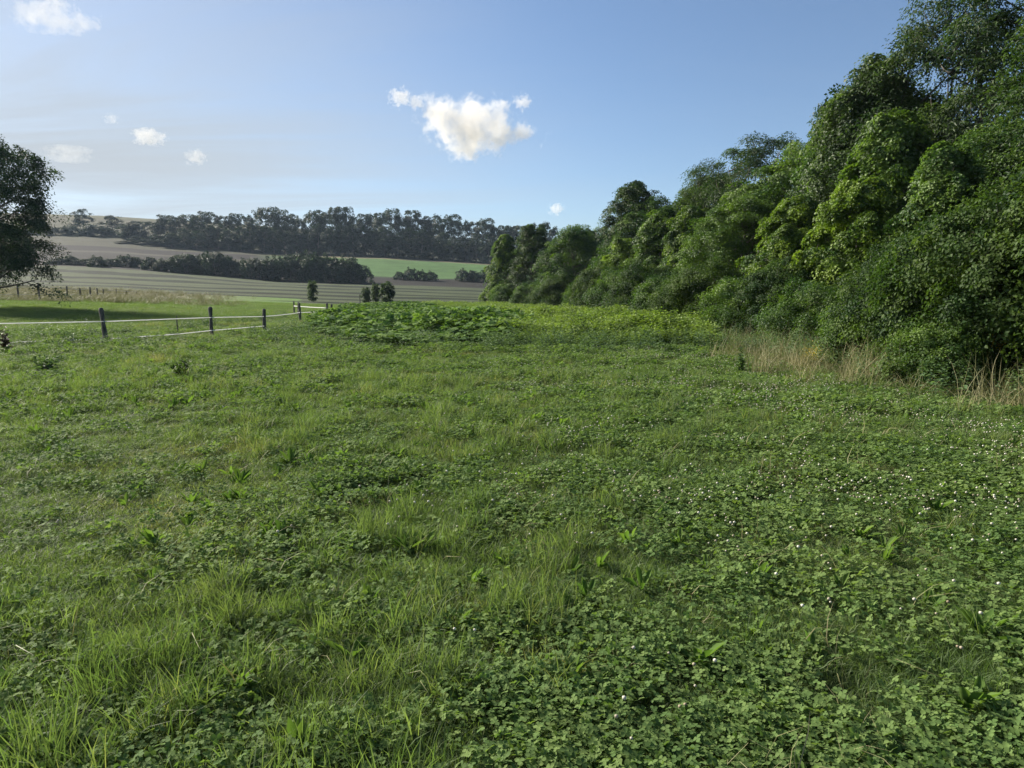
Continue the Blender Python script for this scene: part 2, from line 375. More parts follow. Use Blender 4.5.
make_tree('airy', 'ash_tree', 5, 13, 2.5, 7.5, [0.5, 0.8, 1.0, 0.95, 0.85, 0.65, 0.4], 30, 1.15, 420, 0.7, 120, 0.13, 0.36, 0.4, 0.7, M_leaf_dark, 0.2, 0.6, 3, spray=(60, 1.0, 1.0))
make_tree('shrub', 'hazel_shrub', 6, 4, 0.1, 5.5, [0.95, 1.0, 0.95, 0.85, 0.65, 0.35], 30, 1.05, 760, 0.40, 120, 0.074, 0.75, 0.5, 0.35, M_leaf_shrub, 0.08, 0.6, 4, fill=0.2)
make_tree('shrub2', 'shrub', 7, 3, 0.05, 4, [0.9, 1.0, 0.95, 0.8, 0.5], 24, 0.8, 440, 0.36, 110, 0.08, 0.6, 0.6, 0.2, M_leaf_mid, 0.06, 0.5, 4, fill=0.2)
make_tree('left', 'oak_tree', 8, 15, 2.6, 12, [0.9, 1.0, 0.85, 1.0, 0.85, 0.8, 0.4], 34, 1.9, 520, 0.95, 130, 0.19, 0.6, 0.5, 0.3, M_leaf_left, 0.35, 0.5, 1)
for k_, (sd, pr, W_, nb_, ncl_) in enumerate(((11, egg, 10, 12, 90), (12, [0.7, 0.7, 0.7, 0.85, 1.0, 1.0, 0.75], 9, 16, 110), (13, [0.6, 0.6, 0.8, 1.0, 1.0, 0.9, 0.65], 8, 14, 90), (14, dome, 12, 14, 110))):
    make_tree('far%d' % k_, 'woodland_tree', sd, 18, 1.0, W_, pr, nb_, 2.3, ncl_, 1.4, 44, 0.6, 0.7, 0.5, 0.2, M_leaf_far, 0.25, 0.8, 1)
for k_, sd in enumerate((15, 16)):
    make_tree('bush%d' % k_, 'hedge_bush', sd, 7, 0.2, 10, [0.95, 1, 0.9, 0.75, 0.4], 14, 2.0, 110, 1.1, 40, 0.5, 0.7, 0.6, 0.2, M_leaf_far, 0.12, 0.8, 3)
make_tree('sapling', 'young_tree', 17, 2.6, 0.1, 1.6, [0.6, 0.9, 1, 0.95, 0.85, 0.6], 16, 0.34, 200, 0.22, 40, 0.11, 0.5, 0.6, 0.2, M_leaf_dark, 0.03, 0.1, 1)

# --- wood on the hillside
rng = np.random.default_rng(77)
def top_line(px): return np.interp(px, [130, 165, 200, 240, 265, 300, 350, 400, 450, 500, 540], [226, 216, 214, 209, 205, 210, 208, 210, 216, 220, 222])
WG = 'trees of the long wood on the hillside'
wl = {'far0': 'broad dark tree standing in the front edge of the long hillside wood',
      'far1': 'tall open-topped tree rising on the skyline of the long hillside wood',
      'far2': 'slim airy tree rising on the skyline of the long hillside wood',
      'far3': 'wide round-headed tree within the long hillside wood'}
px = 132.0
while px < 560:
    Y = 385 + rng.uniform(-8, 10); k_ = rng.choice(['far1', 'far2', 'far1', 'far0'])
    tree_px(k_, px, top_line(px) + rng.uniform(-3, 6), Y, rng.uniform(8, 11), wl[k_], group=WG, rot=rng.uniform(0, 6)); px += rng.uniform(7, 12)
px = 128.0
while px < 560:
    Y = 366 + rng.uniform(-4, 6); k_ = rng.choice(['far0', 'far3'])
    tree_px(k_, px, top_line(px) + rng.uniform(12, 21), Y, rng.uniform(9, 13), wl[k_], group=WG, rot=rng.uniform(0, 6)); px += rng.uniform(9, 13)
# left end trees and scrub on the slope
tree_px('far3', 88, 207, 430, 12, 'small round tree on the skyline beside the big dark tree', group='lone trees on the upper slope', rot=1)
tree_px('far0', 118, 214, 420, 15, 'broad tree on the slope just left of the long wood', group='lone trees on the upper slope', rot=2)
for px, py, W_ in ((62, 228, 14), (78, 226, 13), (98, 225, 15), (108, 228, 12), (133, 231, 12), (42, 226, 14), (22, 226, 14), (145, 236, 11)):
    tree_px('bush%d' % (px % 2), px, py, 398, W_, 'dark scrub bush in the band below the skyline field', cat='bush', group='scrub on the upper slope', rot=px)
# hedge along the far edge of the striped field
px = 62.0
while px < 372:
    Y = 236 + rng.uniform(-4, 5)
    tp = np.interp(px, [60, 100, 165, 190, 215, 240, 270, 300, 320, 350, 372], [258, 256, 259, 252, 254, 258, 257, 255, 256, 259, 266]) + rng.uniform(-2, 3)
    tree_px('bush%d' % rng.integers(2), px, tp, Y, rng.uniform(7.5, 10.5) if px > 160 else rng.uniform(5, 8), 'rounded dark green bush in the long hedge across the striped field', cat='bush', group='bushes of the long field hedge', rot=rng.uniform(0, 6), sink=0.2); px += rng.uniform(8, 13) if px > 160 else rng.uniform(10, 16)
for px, tp, W_ in ((400, 272, 4), (411, 269, 5.5), (421, 271, 5), (431, 272, 5), (463, 270, 6), (474, 271, 6.5), (484, 270, 7), (494, 270, 7)):
    tree_px('bush%d' % (px % 2), px, tp, 262, W_, 'small dark bush on the brown bank below the green field', cat='bush', group='bushes on the brown bank', rot=px)
# young trees behind the crop
for px, tp, Y, W_, lb in ((313, 280, 92, 1.4, 'narrow young conical tree standing alone behind the fence corner'), (366, 287, 92, 1.4, 'leftmost and palest of three young trees behind the crop'),
                      (376, 283, 95, 1.2, 'thin middle one of three young trees behind the crop'), (387, 281, 92, 1.9, 'rightmost and broadest of three young trees behind the crop')):
    tree_px('sapling', px, tp, Y, W_, lb, group='young trees behind the crop', rot=px)
# big tree at the left edge
tree_px('left', -14, 128, 52, 10.2, 'large dark tree with low drooping branches cut by the left edge', rot=0.6)

# --- tree row at the right
TG = 'trees in the row along the right'
rows = [
 # kind, px, top, Y, width, label
 ('maple', 505, 228, 88, 6.5, 'light green tree at the far end of the right row'),
 ('dark', 533, 219, 84, 7.0, 'dark upright tree second from the far end of the right row'),
 ('round', 574, 223, 72, 8.5, 'rounded dense mid green tree near the far end of the right row'),
 ('round', 604, 226, 82, 9, 'low pale tree glimpsed between the rounded tree and the tall dark one'),
 ('dark', 631, 174, 64, 8.5, 'tall dark round-headed tree standing out above the far right row'),
 ('maple', 628, 232, 54, 6.5, 'light green tree in front of the tall dark round-headed one'),
 ('maple2', 660, 200, 50, 7, 'mid green tree beside the tall dark round-headed one'),
 ('maple', 690, 196, 43, 6, 'bright yellow green tree halfway along the right row'),
 ('airy', 712, 150, 48, 8, 'feathery tree with sky gaps left of the tallest mid-row crown'),
 ('airy', 752, 122, 44, 9, 'tall feathery tree with the highest crown halfway along the row'),
 ('round', 735, 190, 38, 7, 'broad mid green tree below the tall feathery one'),
 ('maple', 790, 185, 31, 5.5, 'bright green layered maple in the middle of the right row'),
 ('dark', 832, 84, 36, 6.5, 'dark tree whose crown steps up to the tallest trees'),
 ('dark', 862, 42, 32, 7.5, 'tall dark conical tree with brownish tip'),
 ('maple2', 878, 95, 27, 6.5, 'mid green layered maple below the tall dark conical tree'),
 ('maple', 850, 165, 24, 4.6, 'brightest yellow green maple with drooping sprays, low in front'),
 ('airy', 925, -30, 31, 9, 'tall open ash with long drooping twigs near the right corner'),
 ('airy', 1005, -90, 29, 10, 'tallest ash with bare limbs showing at the right corner'),
 ('airy', 1090, -60, 22, 9, 'ash cut by the right edge of the picture'),
 ('maple2', 935, 130, 22, 5, 'green maple in front of the tall open ash'),
 ('round', 1000, 110, 24, 7, 'broad dark crown behind the large hazel shrub'),
 ('round', 1130, 120, 17, 6, 'broad tree beyond the right edge'),
]
for q, (k_, px, tp, Y, W_, lb) in enumerate(rows): tree_px(k_, px, tp, Y, W_ * (0.86 if k_[:5] == 'maple' else 0.95), lb, group=TG, rot=q * 1.7)
for q, (dx, Y, h_, k_) in enumerate(((9, 95, 9, 'round'), (8, 80, 9, 'dark'), (12, 62, 10, 'round'), (14, 50, 10, 'dark'), (16, 40, 10, 'round'), (17, 33, 11, 'round'), (19, 27, 8, 'dark'), (20, 20, 7, 'round'), (17, 16, 6, 'round'))):
    plant_tree(k_, dx, Y, h_, 9, 'tree in the second row, mostly hidden behind the right tree row', group='second row of trees at the right', rot=q)
SG = 'shrubs at the foot of the right tree row'
shr = [('shrub', 988, 190, 12.9, 4.4, 'largest shrub, a dense hazel bulging out at the right edge'),
 ('shrub', 1085, 150, 12, 5, 'hazel shrub cut by the right edge'),
 ('shrub', 915, 225, 15.4, 3.4, 'dense hazel shrub left of the largest one'),
 ('shrub2', 872, 292, 15.6, 2.3, 'low leafy shrub under the brightest maple'),
 ('shrub2', 940, 322, 12.0, 1.8, 'low shrub at the foot of the largest hazel'),
 ('shrub2', 820, 285, 20.5, 3.2, 'shrub right of the dark hollow behind the dry grass'),
 ('shrub', 780, 262, 25, 4.2, 'shrub beneath the bright layered maple'),
 ('shrub2', 745, 278, 26, 3.6, 'blue green shrub behind the dry grass edge'),
 ('shrub', 705, 262, 30, 4.6, 'dark rounded shrub at the crop corner'),
 ('shrub2', 672, 275, 34, 4.0, 'shrub left of the dark rounded one'),
 ('shrub', 645, 262, 39, 4.6, 'pale shrub halfway along the crop edge'),
 ('shrub2', 622, 272, 45, 4.2, 'low shrub below the light green tree'),
 ('shrub', 600, 264, 52, 5.0, 'shrub right of the rounded far tree'),
 ('shrub2', 585, 285, 58, 4.2, 'small shrub at the foot of the rounded far tree'),
 ('shrub', 560, 275, 68, 5.5, 'shrub left of the rounded far tree foot'),
 ('shrub2', 535, 282, 76, 5, 'shrub at the foot of the dark upright tree'),
 ('shrub2', 508, 284, 84, 5, 'shrub at the far end of the right row')]
for q, (k_, px, tp, Y, W_, lb) in enumerate(shr): tree_px(k_, px, tp, Y, W_, lb, cat='shrub', group=SG, rot=q * 2.1)

# ------------------------------------------------------------------ ground cover
def gn_scatter(name, variants, P, rot, sc, vid, mat, label=None):
    nv = len(variants); Vs, Fs, T, vd = [], [], [], []; n = 0
    for k_, (V, Fc, tn) in enumerate(variants):
        Vs.append(V); Fs.append(Fc + n); T.append(tn); vd.append(np.full(len(V), -(k_ + 1))); n += len(V)
    m = len(P)
    V = np.concatenate(Vs + [P]); T = np.concatenate(T + [np.zeros(m)]); vd = np.concatenate(vd + [vid]).astype(np.int32)
    rt = np.zeros((len(V), 3)); rt[n:] = rot; s_ = np.ones((len(V), 3)); s_[n:] = sc
    me = set_mesh(name, V, np.concatenate(Fs), {'tint': ('FLOAT', T.astype(np.float32)), 'vid': ('INT', vd), 'rotv': ('FLOAT_VECTOR', rt.astype(np.float32)), 'sc': ('FLOAT_VECTOR', s_.astype(np.float32))})
    me.materials.append(mat); o = add(name, me)
    g = bpy.data.node_groups.new(name + '_scatter', 'GeometryNodeTree'); g.is_modifier = True
    g.interface.new_socket('Geometry', in_out='INPUT', socket_type='NodeSocketGeometry'); g.interface.new_socket('Geometry', in_out='OUTPUT', socket_type='NodeSocketGeometry')
    N_ = g.nodes; L_ = g.links
    gi = N_.new('NodeGroupInput'); go = N_.new('NodeGroupOutput')
    def att(nm, ty):
        a = N_.new('GeometryNodeInputNamedAttribute'); a.data_type = ty; a.inputs[0].default_value = nm; return a.outputs[0]
    av = att('vid', 'INT'); ar = att('rotv', 'FLOAT_VECTOR'); asc = att('sc', 'FLOAT_VECTOR')
    def cmp(v):
        c = N_.new('FunctionNodeCompare'); c.data_type = 'INT'; c.operation = 'EQUAL'; L_.new(av, c.inputs[2]); c.inputs[3].default_value = v; return c.outputs[0]
    jn = N_.new('GeometryNodeJoinGeometry'); L_.new(jn.outputs[0], go.inputs[0])
    er = N_.new('FunctionNodeEulerToRotation'); L_.new(ar, er.inputs[0])
    for k_ in range(nv):
        a = N_.new('GeometryNodeSeparateGeometry'); a.domain = 'POINT'; L_.new(gi.outputs[0], a.inputs[0]); L_.new(cmp(-(k_ + 1)), a.inputs[1])
        b = N_.new('GeometryNodeSeparateGeometry'); b.domain = 'POINT'; L_.new(gi.outputs[0], b.inputs[0]); L_.new(cmp(k_), b.inputs[1])
        ip = N_.new('GeometryNodeInstanceOnPoints'); L_.new(b.outputs[0], ip.inputs['Points']); L_.new(a.outputs[0], ip.inputs['Instance'])
        L_.new(er.outputs[0], ip.inputs['Rotation']); L_.new(asc, ip.inputs['Scale']); L_.new(ip.outputs[0], jn.inputs[0])
    md = o.modifiers.new('scatter', 'NODES'); md.node_group = g
    return tag(o, label, None, None, 'stuff')

def blade_clump(seed, n, rad, h, w, lean=0.5, seg=4, hvar=0.5):
    rng = np.random.default_rng(seed)
    r = rad * np.sqrt(rng.random(n)); a = rng.random(n) * 6.283; bx = r * np.cos(a); by = r * np.sin(a)
    hh = h * (1 - hvar + 2 * hvar * rng.random(n)) ; ang = rng.random(n) * 6.283; ln = lean * (0.2 + 1.2 * rng.random(n))
    dx = np.cos(ang); dy = np.sin(ang); wx = -dy; wy = dx; ww = w * (0.6 + 0.8 * rng.random(n))
    tw = rng.random(n) * 6.283; wx = np.cos(tw); wy = np.sin(tw)
    V = []; s = np.linspace(0, 1, seg)
    for u in s[:-1]:
        zc_ = hh * (u - 0.28 * ln * u * u); rr = hh * ln * u * u * 0.9; hw = ww * 0.5 * (1 - 0.75 * u ** 2)
        c = np.stack([bx + dx * rr, by + dy * rr, zc_], -1); wv = np.stack([wx, wy, 0 * wx], -1) * hw[:, None]
        V += [c - wv, c + wv]
    u = 1.0; c = np.stack([bx + dx * hh * ln * 0.9, by + dy * hh * ln * 0.9, hh * (1 - 0.28 * ln - 0.12 * ln * ln)], -1); V.append(c)
    nv = len(V); V = np.stack(V, 1).reshape(-1, 3); q = np.arange(n)[:, None] * nv; Fc = []
    for k_ in range(seg - 2): b = 2 * k_; Fc += [q + [[b, b + 1, b + 3]], q + [[b, b + 3, b + 2]]]
    b = 2 * (seg - 2); Fc.append(q + [[b, b + 1, b + 2]])
    T = np.repeat(rng.random(n) ** 1.3 * 0.6, nv)
    return V, np.concatenate(Fc, 0), T
def leaflets(rng, P, N, Ad, L, W, T):       # six-cornered leaves, folded
    n = len(P); N = unit(N); A_ = unit(Ad - (Ad * N).sum(1)[:, None] * N); B = np.cross(N, A_); L = np.asarray(L).reshape(-1, 1) * np.ones((n, 1)); Wd = L * W / 2
    V = np.stack([P, P + A_ * L * .35 + B * Wd * .85 + N * L * .06, P + A_ * L * .72 + B * Wd * .9 + N * L * .05, P + A_ * L - N * L * .08, P + A_ * L * .72 - B * Wd * .9 + N * L * .05, P + A_ * L * .35 - B * Wd * .85 + N * L * .06], 1).reshape(-1, 3)
    q = np.arange(n)[:, None] * 6
    Fc = np.concatenate([q + [[0, 1, 2]], q + [[0, 2, 3]], q + [[0, 3, 4]], q + [[0, 4, 5]]], 0)
    return V, Fc, np.repeat(T, 6)
def clover_clump(seed, n, rad, h, leaf):
    rng = np.random.default_rng(seed); r = rad * np.sqrt(rng.random(n)); a = rng.random(n) * 6.283
    hh = h * (0.45 + 0.75 * rng.random(n)); P = np.stack([r * np.cos(a), r * np.sin(a), hh], -1)
    N = np.array([0, 0, 1.0]) + rng.normal(size=(n, 3)) * 0.33; N = unit(N); out = []; T0 = rng.random(n) * 0.7; th = rng.random(n) * 6.283; L = leaf * (0.6 + 0.7 * rng.random(n))
    vs, fs, ts, k = [], [], [], 0
    for e in range(3):
        an = th + e * 2.094; Ad = np.stack([np.cos(an), np.sin(an), 0 * an], -1)
        V, Fc, T = leaflets(rng, P, N, Ad, L, 0.95, T0); vs.append(V); fs.append(Fc + k); ts.append(T); k += len(V)
    return np.concatenate(vs), np.concatenate(fs), np.concatenate(ts)
def rosette(seed, n, L, W, up):
    rng = np.random.default_rng(seed); th = rng.random(n) * 6.283; el = up * (0.5 + rng.random(n))
    D = np.stack([np.cos(th) * np.cos(el), np.sin(th) * np.cos(el), np.sin(el)], -1)
    N = np.stack([-np.cos(th) * np.sin(el), -np.sin(th) * np.sin(el), np.cos(el)], -1) + rng.normal(size=(n, 3)) * 0.1
    return leaflets(rng, D * 0.02 + [0, 0, 0.01], N, D, L * (0.6 + 0.6 * rng.random(n)), W, rng.random(n) * 0.8)
def join3(*a):
    k = 0; vs, fs, ts = [], [], []
    for V, Fc, T in a: vs.append(V); fs.append(Fc + k); ts.append(T); k += len(V)
    return np.concatenate(vs), np.concatenate(fs), np.concatenate(ts)
def region(rng, n_per, ylo, yhi, margin=2.0, slope=0.80):
    ar = (slope * (yhi ** 2 - ylo ** 2) + 2 * margin * (yhi - ylo)); n = int(ar * n_per)
    Y = rng.uniform(ylo, yhi, n * 3); X = rng.uniform(-1, 1, n * 3) * (slope * yhi + margin)
    k = np.abs(X) < slope * np.abs(Y) + margin
    X, Y = X[k], Y[k]; frac = n / max(len(X), 1); kk = rng.random(len(X)) < frac
    return X[kk], Y[kk]

CROP = np.array([(-8.6, 29), (-4.6, 22), (1, 20.6), (5.9, 19.8), (7.4, 28), (6.2, 45), (1.5, 75), (-2, 86), (-14, 82), (-16, 68), (-11.2, 46), (-10, 37)], float)
def inpoly(x, y, P):
    c = np.zeros(len(x), bool); n = len(P); j = n - 1
    for i_ in range(n):
        xi, yi = P[i_]; xj, yj = P[j]
        m = ((yi > y) != (yj > y)) & (x < (xj - xi) * (y - yi) / (yj - yi + 1e-12) + xi); c ^= m; j = i_
    return c
def treeedge(y): return np.interp(y, [0, 8, 10, 13, 16, 20, 26, 40, 60, 90, 120], [10, 8.0, 7.2, 6.5, 6.9, 7.7, 8.0, 7.6, 4.5, -2, -8])

M_grass = leaf_mat('meadow_grass', (0.082, 0.132, 0.046), (0.176, 0.220, 0.086), 0.6, 0.45, 0.4, 0.2, (0.26, 0.24, 0.12), (0.60, 0.80), 0.5)
M_clover = leaf_mat('clover_leaf', (0.082, 0.142, 0.042), (0.165, 0.230, 0.070), 0.8, 0.35, 0.3, 0.12, rough=0.75)
M_padd = leaf_mat('paddock_grass', (0.100, 0.160, 0.045), (0.18, 0.235, 0.075), 0.2, 0.35, 0.3)
M_dry = leaf_mat('dry_grass', (0.15, 0.155, 0.070), (0.35, 0.30, 0.18), 0.5, 0.12, 0.5, 0.15)
M_weed = leaf_mat('weed_leaf', (0.070, 0.130, 0.030), (0.14, 0.21, 0.05), 1.0, 0.4, 0.3, 0.1, rough=0.8)
M_pump = leaf_mat('pumpkin_leaf', (0.055, 0.12, 0.034), (0.17, 0.26, 0.065), 0.5, 0.3, 0.4, 0.12, rough=0.8)
M_crop = leaf_mat('crop_leaf', (0.10, 0.165, 0.032), (0.22, 0.295, 0.060), 0.15, 0.35, 0.5, 0.3)
M_nettle = leaf_mat('nettle_leaf', (0.075, 0.130, 0.055), (0.145, 0.205, 0.095), 0.5, 0.3, 0.4, 0.12)

rng = np.random.default_rng(5)
def clovermask(x, y): return smooth(0.55 * fbm(x / 2.2, y / 2.2, 41, 3) + 0.45 * fbm(x / 0.7, y / 0.7, 43, 2) + 0.20 * np.tanh((x - 0.2) / (0.8 + 0.35 * np.abs(y))), 0.40, 0.72)
def tallmask(x, y): return smooth(fbm(x / 1.6, y / 1.6, 51, 3) + 0.15 * smooth(y, 7, 2.5) * smooth(x, 0.8, -0.5), 0.40, 0.68)
gv = [blade_clump(100 + q, 190, 0.17, 0.080, 0.0040, 0.9) for q in range(4)] + [blade_clump(110 + q, 110, 0.12, 0.20, 0.005, 0.65) for q in range(3)]
parts_xy = []
for lo, hi, dn, s0 in ((0.3, 4, 120, 1.0), (4, 9, 62, 1.05), (9, 18, 36, 1.3), (18, 32, 16, 1.8), (32, 62, 6.5, 2.4)):
    X, Y = region(rng, dn, lo, hi); parts_xy.append(np.stack([X, Y, np.full(len(X), s0)], -1))
G = np.concatenate(parts_xy)
cm = clovermask(G[:, 0], G[:, 1]); tm = tallmask(G[:, 0], G[:, 1])
k = (G[:, 0] < treeedge(G[:, 1]) + 1.5) & ~inpoly(G[:, 0], G[:, 1], CROP) & (rng.random(len(G)) > cm * 0.5)
G, cm, tm = G[k], cm[k], tm[k]; n = len(G)
vid = np.where(rng.random(n) < tm * 0.10, rng.integers(4, 7, n), rng.integers(0, 4, n))
hs = G[:, 2] ** 0.6 * (0.50 + 0.50 * tm) * (0.8 + 0.4 * rng.random(n)) * np.where(G[:, 1] > 18, 0.62, 1)
sc = np.stack([G[:, 2], G[:, 2], hs], -1)
P = np.stack([G[:, 0], G[:, 1], hgt(G[:, 0], G[:, 1]) - 0.005], -1)
rot = np.stack([rng.normal(size=n) * 0.12, rng.normal(size=n) * 0.12, rng.random(n) * 6.283], -1)
gn_scatter('meadow_grass', gv, P, rot, sc, vid, M_grass)
print('grass', n)
# clover
parts_xy = []
for lo, hi, dn, s0 in ((0.3, 4, 60, 1.0), (4, 9, 36, 1.1), (9, 18, 22, 1.4), (18, 30, 8, 1.9)):
    X, Y = region(rng, dn, lo, hi); parts_xy.append(np.stack([X, Y, np.full(len(X), s0)], -1))
G = np.concatenate(parts_xy); cm = clovermask(G[:, 0], G[:, 1])
k = (G[:, 0] < treeedge(G[:, 1]) - 0.3) & ~inpoly(G[:, 0], G[:, 1], CROP) & (rng.random(len(G)) < 0.16 + cm * 0.84)
G = G[k]; n = len(G); P = np.stack([G[:, 0], G[:, 1], hgt(G[:, 0], G[:, 1])], -1)
rot = np.stack([rng.normal(size=n) * 0.1, rng.normal(size=n) * 0.1, rng.random(n) * 6.283], -1)
hz = 0.75 + 0.6 * rng.random(n)
gn_scatter('clover', [clover_clump(200 + q, 95, 0.17, 0.075, 0.0175) for q in range(5)], P, rot, np.stack([G[:, 2], G[:, 2], G[:, 2] * hz], -1), rng.integers(0, 5, n), M_clover)
print('clover', n)
# clover flower heads
def head_variant(seed, n):
    rng = np.random.default_rng(seed); out = []
    for q in range(n):
        cx, cy = rng.normal(size=2) * 0.05 * (n > 1); hh = 0.10 + 0.06 * rng.random(); r_ = 0.0075 * (0.8 + 0.5 * rng.random())
        th = np.linspace(0, 6.283, 7)[:-1]; ring = lambda z, rr: np.stack([cx + rr * np.cos(th), cy + rr * np.sin(th), np.full(6, z)], -1)
        V = np.concatenate([[[cx, cy, hh - r_]], ring(hh - r_ * .4, r_ * .9), ring(hh + r_ * .4, r_), [[cx, cy, hh + r_]]])
        Fc = [[0, 1 + (i_ + 1) % 6, 1 + i_] for i_ in range(6)] + [[1 + i_, 1 + (i_ + 1) % 6, 7 + (i_ + 1) % 6] for i_ in range(6)] + [[1 + i_, 7 + (i_ + 1) % 6, 7 + i_] for i_ in range(6)] + [[7 + i_, 7 + (i_ + 1) % 6, 13] for i_ in range(6)]
        out.append((V, np.array(Fc), np.full(len(V), 0.8 * rng.random())))
    return join3(*out)
M_flower = leaf_mat('clover_flower', (0.24, 0.20, 0.13), (0.60, 0.59, 0.51), 2.0, 0.1, 0.2)
parts_xy = []
for lo, hi, dn, s0 in ((2, 5, 40, 1.0), (5, 10, 75, 1.0), (10, 18, 80, 1.05), (18, 30, 25, 1.2)):
    X, Y = region(rng, dn, lo, hi); parts_xy.append(np.stack([X, Y, np.full(len(X), s0)], -1))
G = np.concatenate(parts_xy); cm = clovermask(G[:, 0], G[:, 1])
fl = smooth(G[:, 0] / (G[:, 1] + 3), -0.22, 0.32) * smooth(fbm(G[:, 0] / 1.3, G[:, 1] / 1.3, 61, 3), 0.25, 0.75) * (0.25 + 0.75 * smooth(G[:, 1], 2.5, 6)) + 0.015
k = (G[:, 0] < treeedge(G[:, 1]) - 0.8) & ~inpoly(G[:, 0], G[:, 1], CROP) & (rng.random(len(G)) < fl * (0.45 + 0.55 * cm))
G = G[k]; n = len(G); P = np.stack([G[:, 0], G[:, 1], hgt(G[:, 0], G[:, 1])], -1)
rot = np.stack([rng.normal(size=n) * 0.15, rng.normal(size=n) * 0.15, rng.random(n) * 6.283], -1)
gn_scatter('clover_flowers', [head_variant(300 + q, 1 + q % 3) for q in range(5)], P, rot, G[:, 2:3] * np.ones(3), rng.integers(0, 5, n), M_flower)
print('flowers', n)
# broad-leaved weeds in the meadow
X, Y = region(rng, 7.0, 1.5, 24); k = (X < treeedge(Y) - 0.5) & ~inpoly(X, Y, CROP) & (rng.random(len(X)) < 0.9 * smooth(fbm(X / 2, Y / 2, 71, 2), 0.35, 0.65)); X, Y = X[k], Y[k]; n = len(X)
gn_scatter('broadleaf_weeds', [rosette(400 + q, 10, 0.085 + 0.012 * q, 0.3, 0.75) for q in range(4)], np.stack([X, Y, hgt(X, Y) + 0.01], -1),
           np.stack([rng.normal(size=n) * 0.15, rng.normal(size=n) * 0.15, rng.random(n) * 6.283], -1), (0.55 + 0.75 * rng.random((n, 1))) * np.ones(3), rng.integers(0, 4, n), M_weed)
# dead straws lying in the sward
X, Y = region(rng, 5.0, 1.5, 16); k = (X < treeedge(Y) + 0.5) & (rng.random(len(X)) < 0.25 + 0.75 * smooth(fbm(X / 1.1, Y / 1.1, 73, 2), 0.45, 0.65)); X, Y = X[k], Y[k]; n = len(X)
gn_scatter('dead_grass', [blade_clump(150 + q, 14, 0.16, 0.16, 0.0035, 1.3, 4, 0.6) for q in range(3)], np.stack([X, Y, hgt(X, Y) + 0.01], -1),
           np.stack([rng.normal(size=n) * 0.3, rng.normal(size=n) * 0.3, rng.random(n) * 6.283], -1), (0.7 + 0.7 * rng.random((n, 1))) * np.ones(3), rng.integers(0, 3, n), M_dry)
# paddock grass beyond the fence, short and bright
Y = rng.uniform(24, 84, 26000); X = -rng.uniform(0.18, 0.86, 26000) * Y - 1
fx = np.interp(Y, [20, 25, 28, 36, 42, 60, 90], [-30, -17.0, -16, -15, -14.5, -16, -20])
k = (X < fx) & ~inpoly(X, Y, CROP) ; X, Y = X[k], Y[k]; n = len(X)
gn_scatter('paddock_grass', [blade_clump(130 + q, 90, 0.30, 0.10, 0.012, 0.7, 3) for q in range(3)], np.stack([X, Y, hgt(X, Y)], -1),
           np.stack([0 * X, 0 * X, rng.random(n) * 6.283], -1), np.stack([1.6 * np.ones(n), 1.6 * np.ones(n), 0.5 + 0.9 * fbm(X / 5, Y / 5, 81, 2)], -1), rng.integers(0, 3, n), M_padd)
# dry grass: band beyond the paddock, and the strip before the trees at the right
dv = [blade_clump(140 + q, 45, 0.20, 0.62, 0.006, 0.55, 5, 0.7) for q in range(3)]
X1 = rng.uniform(4.5, 9.5, 4200); Y1 = rng.uniform(9.5, 21, 4200); e = treeedge(Y1)
k = (X1 < e + 0.8) & (X1 > e - 2.7 + 1.6 * fbm(X1, Y1 / 2, 91, 2) + 0.6 * smooth(Y1, 13.5, 11)) & (rng.random(4200) < 0.05 + 0.16 * smooth(fbm(X1 / 1.2, Y1 / 1.8, 93, 2), 0.42, 0.66)); X1, Y1 = X1[k], Y1[k]; s1 = (0.25 + 0.85 * rng.random(len(X1)) ** 1.5)
Y2 = rng.uniform(66, 104, 5000); X2 = -rng.uniform(0.25, 0.85, 5000) * Y2; k = rng.random(5000) < 0.5 * smooth(512 + 711 * X2 / Y2, 280, 60); X2, Y2 = X2[k], Y2[k]; s2 = 0.5 + 0.5 * rng.random(len(X2))
X = np.concatenate([X1, X2]); Y = np.concatenate([Y1, Y2]); s_ = np.concatenate([s1, s2]); n = len(X); wsc = np.concatenate([np.ones(len(X1)), 2.6 * np.ones(len(X2))])
gn_scatter('dry_grass', dv, np.stack([X, Y, hgt(X, Y)], -1), np.stack([rng.normal(size=n) * 0.1, rng.normal(size=n) * 0.1, rng.random(n) * 6.283], -1), np.stack([wsc, wsc, s_], -1), rng.integers(0, 3, n), M_dry)
# rank green grass and weeds along the crop front, fence line and tree foot
def weedy(seed, n, rad, h, leaf):
    rng = np.random.default_rng(seed); out = []
    for q in range(n):
        r_ = rad * math.sqrt(rng.random()); a = rng.random() * 6.283; hh = h * (0.6 + 0.5 * rng.random()); m_ = 12
        u = np.linspace(0.15, 1, m_); th = np.arange(m_) * 2.4 + rng.random() * 6; lx = rng.normal() * 0.12; ly = rng.normal() * 0.12
        Pq = np.stack([r_ * math.cos(a) + lx * u * u, r_ * math.sin(a) + ly * u * u, hh * u], -1); D = np.stack([np.cos(th), np.sin(th), 0.1 - 0.3 * u * 0], -1)
        Nq = np.array([0, 0, 1.0]) + 0.3 * rng.normal(size=(m_, 3)) - D * 0.1
        out.append(leaflets(rng, Pq, Nq, D, leaf * (1.2 - 0.7 * u), 0.5, rng.random(m_) * 0.7))
    return join3(*out)
Xs, Ys = [], []
def along(pts, n, wd):
    pts = np.array(pts, float); u = rng.random(n) * (len(pts) - 1); i_ = np.floor(u).astype(int).clip(0, len(pts) - 2); f = (u - i_)[:, None]
    p = pts[i_] * (1 - f) + pts[i_ + 1] * f + rng.normal(size=(n, 2)) * wd; Xs.append(p[:, 0]); Ys.append(p[:, 1])
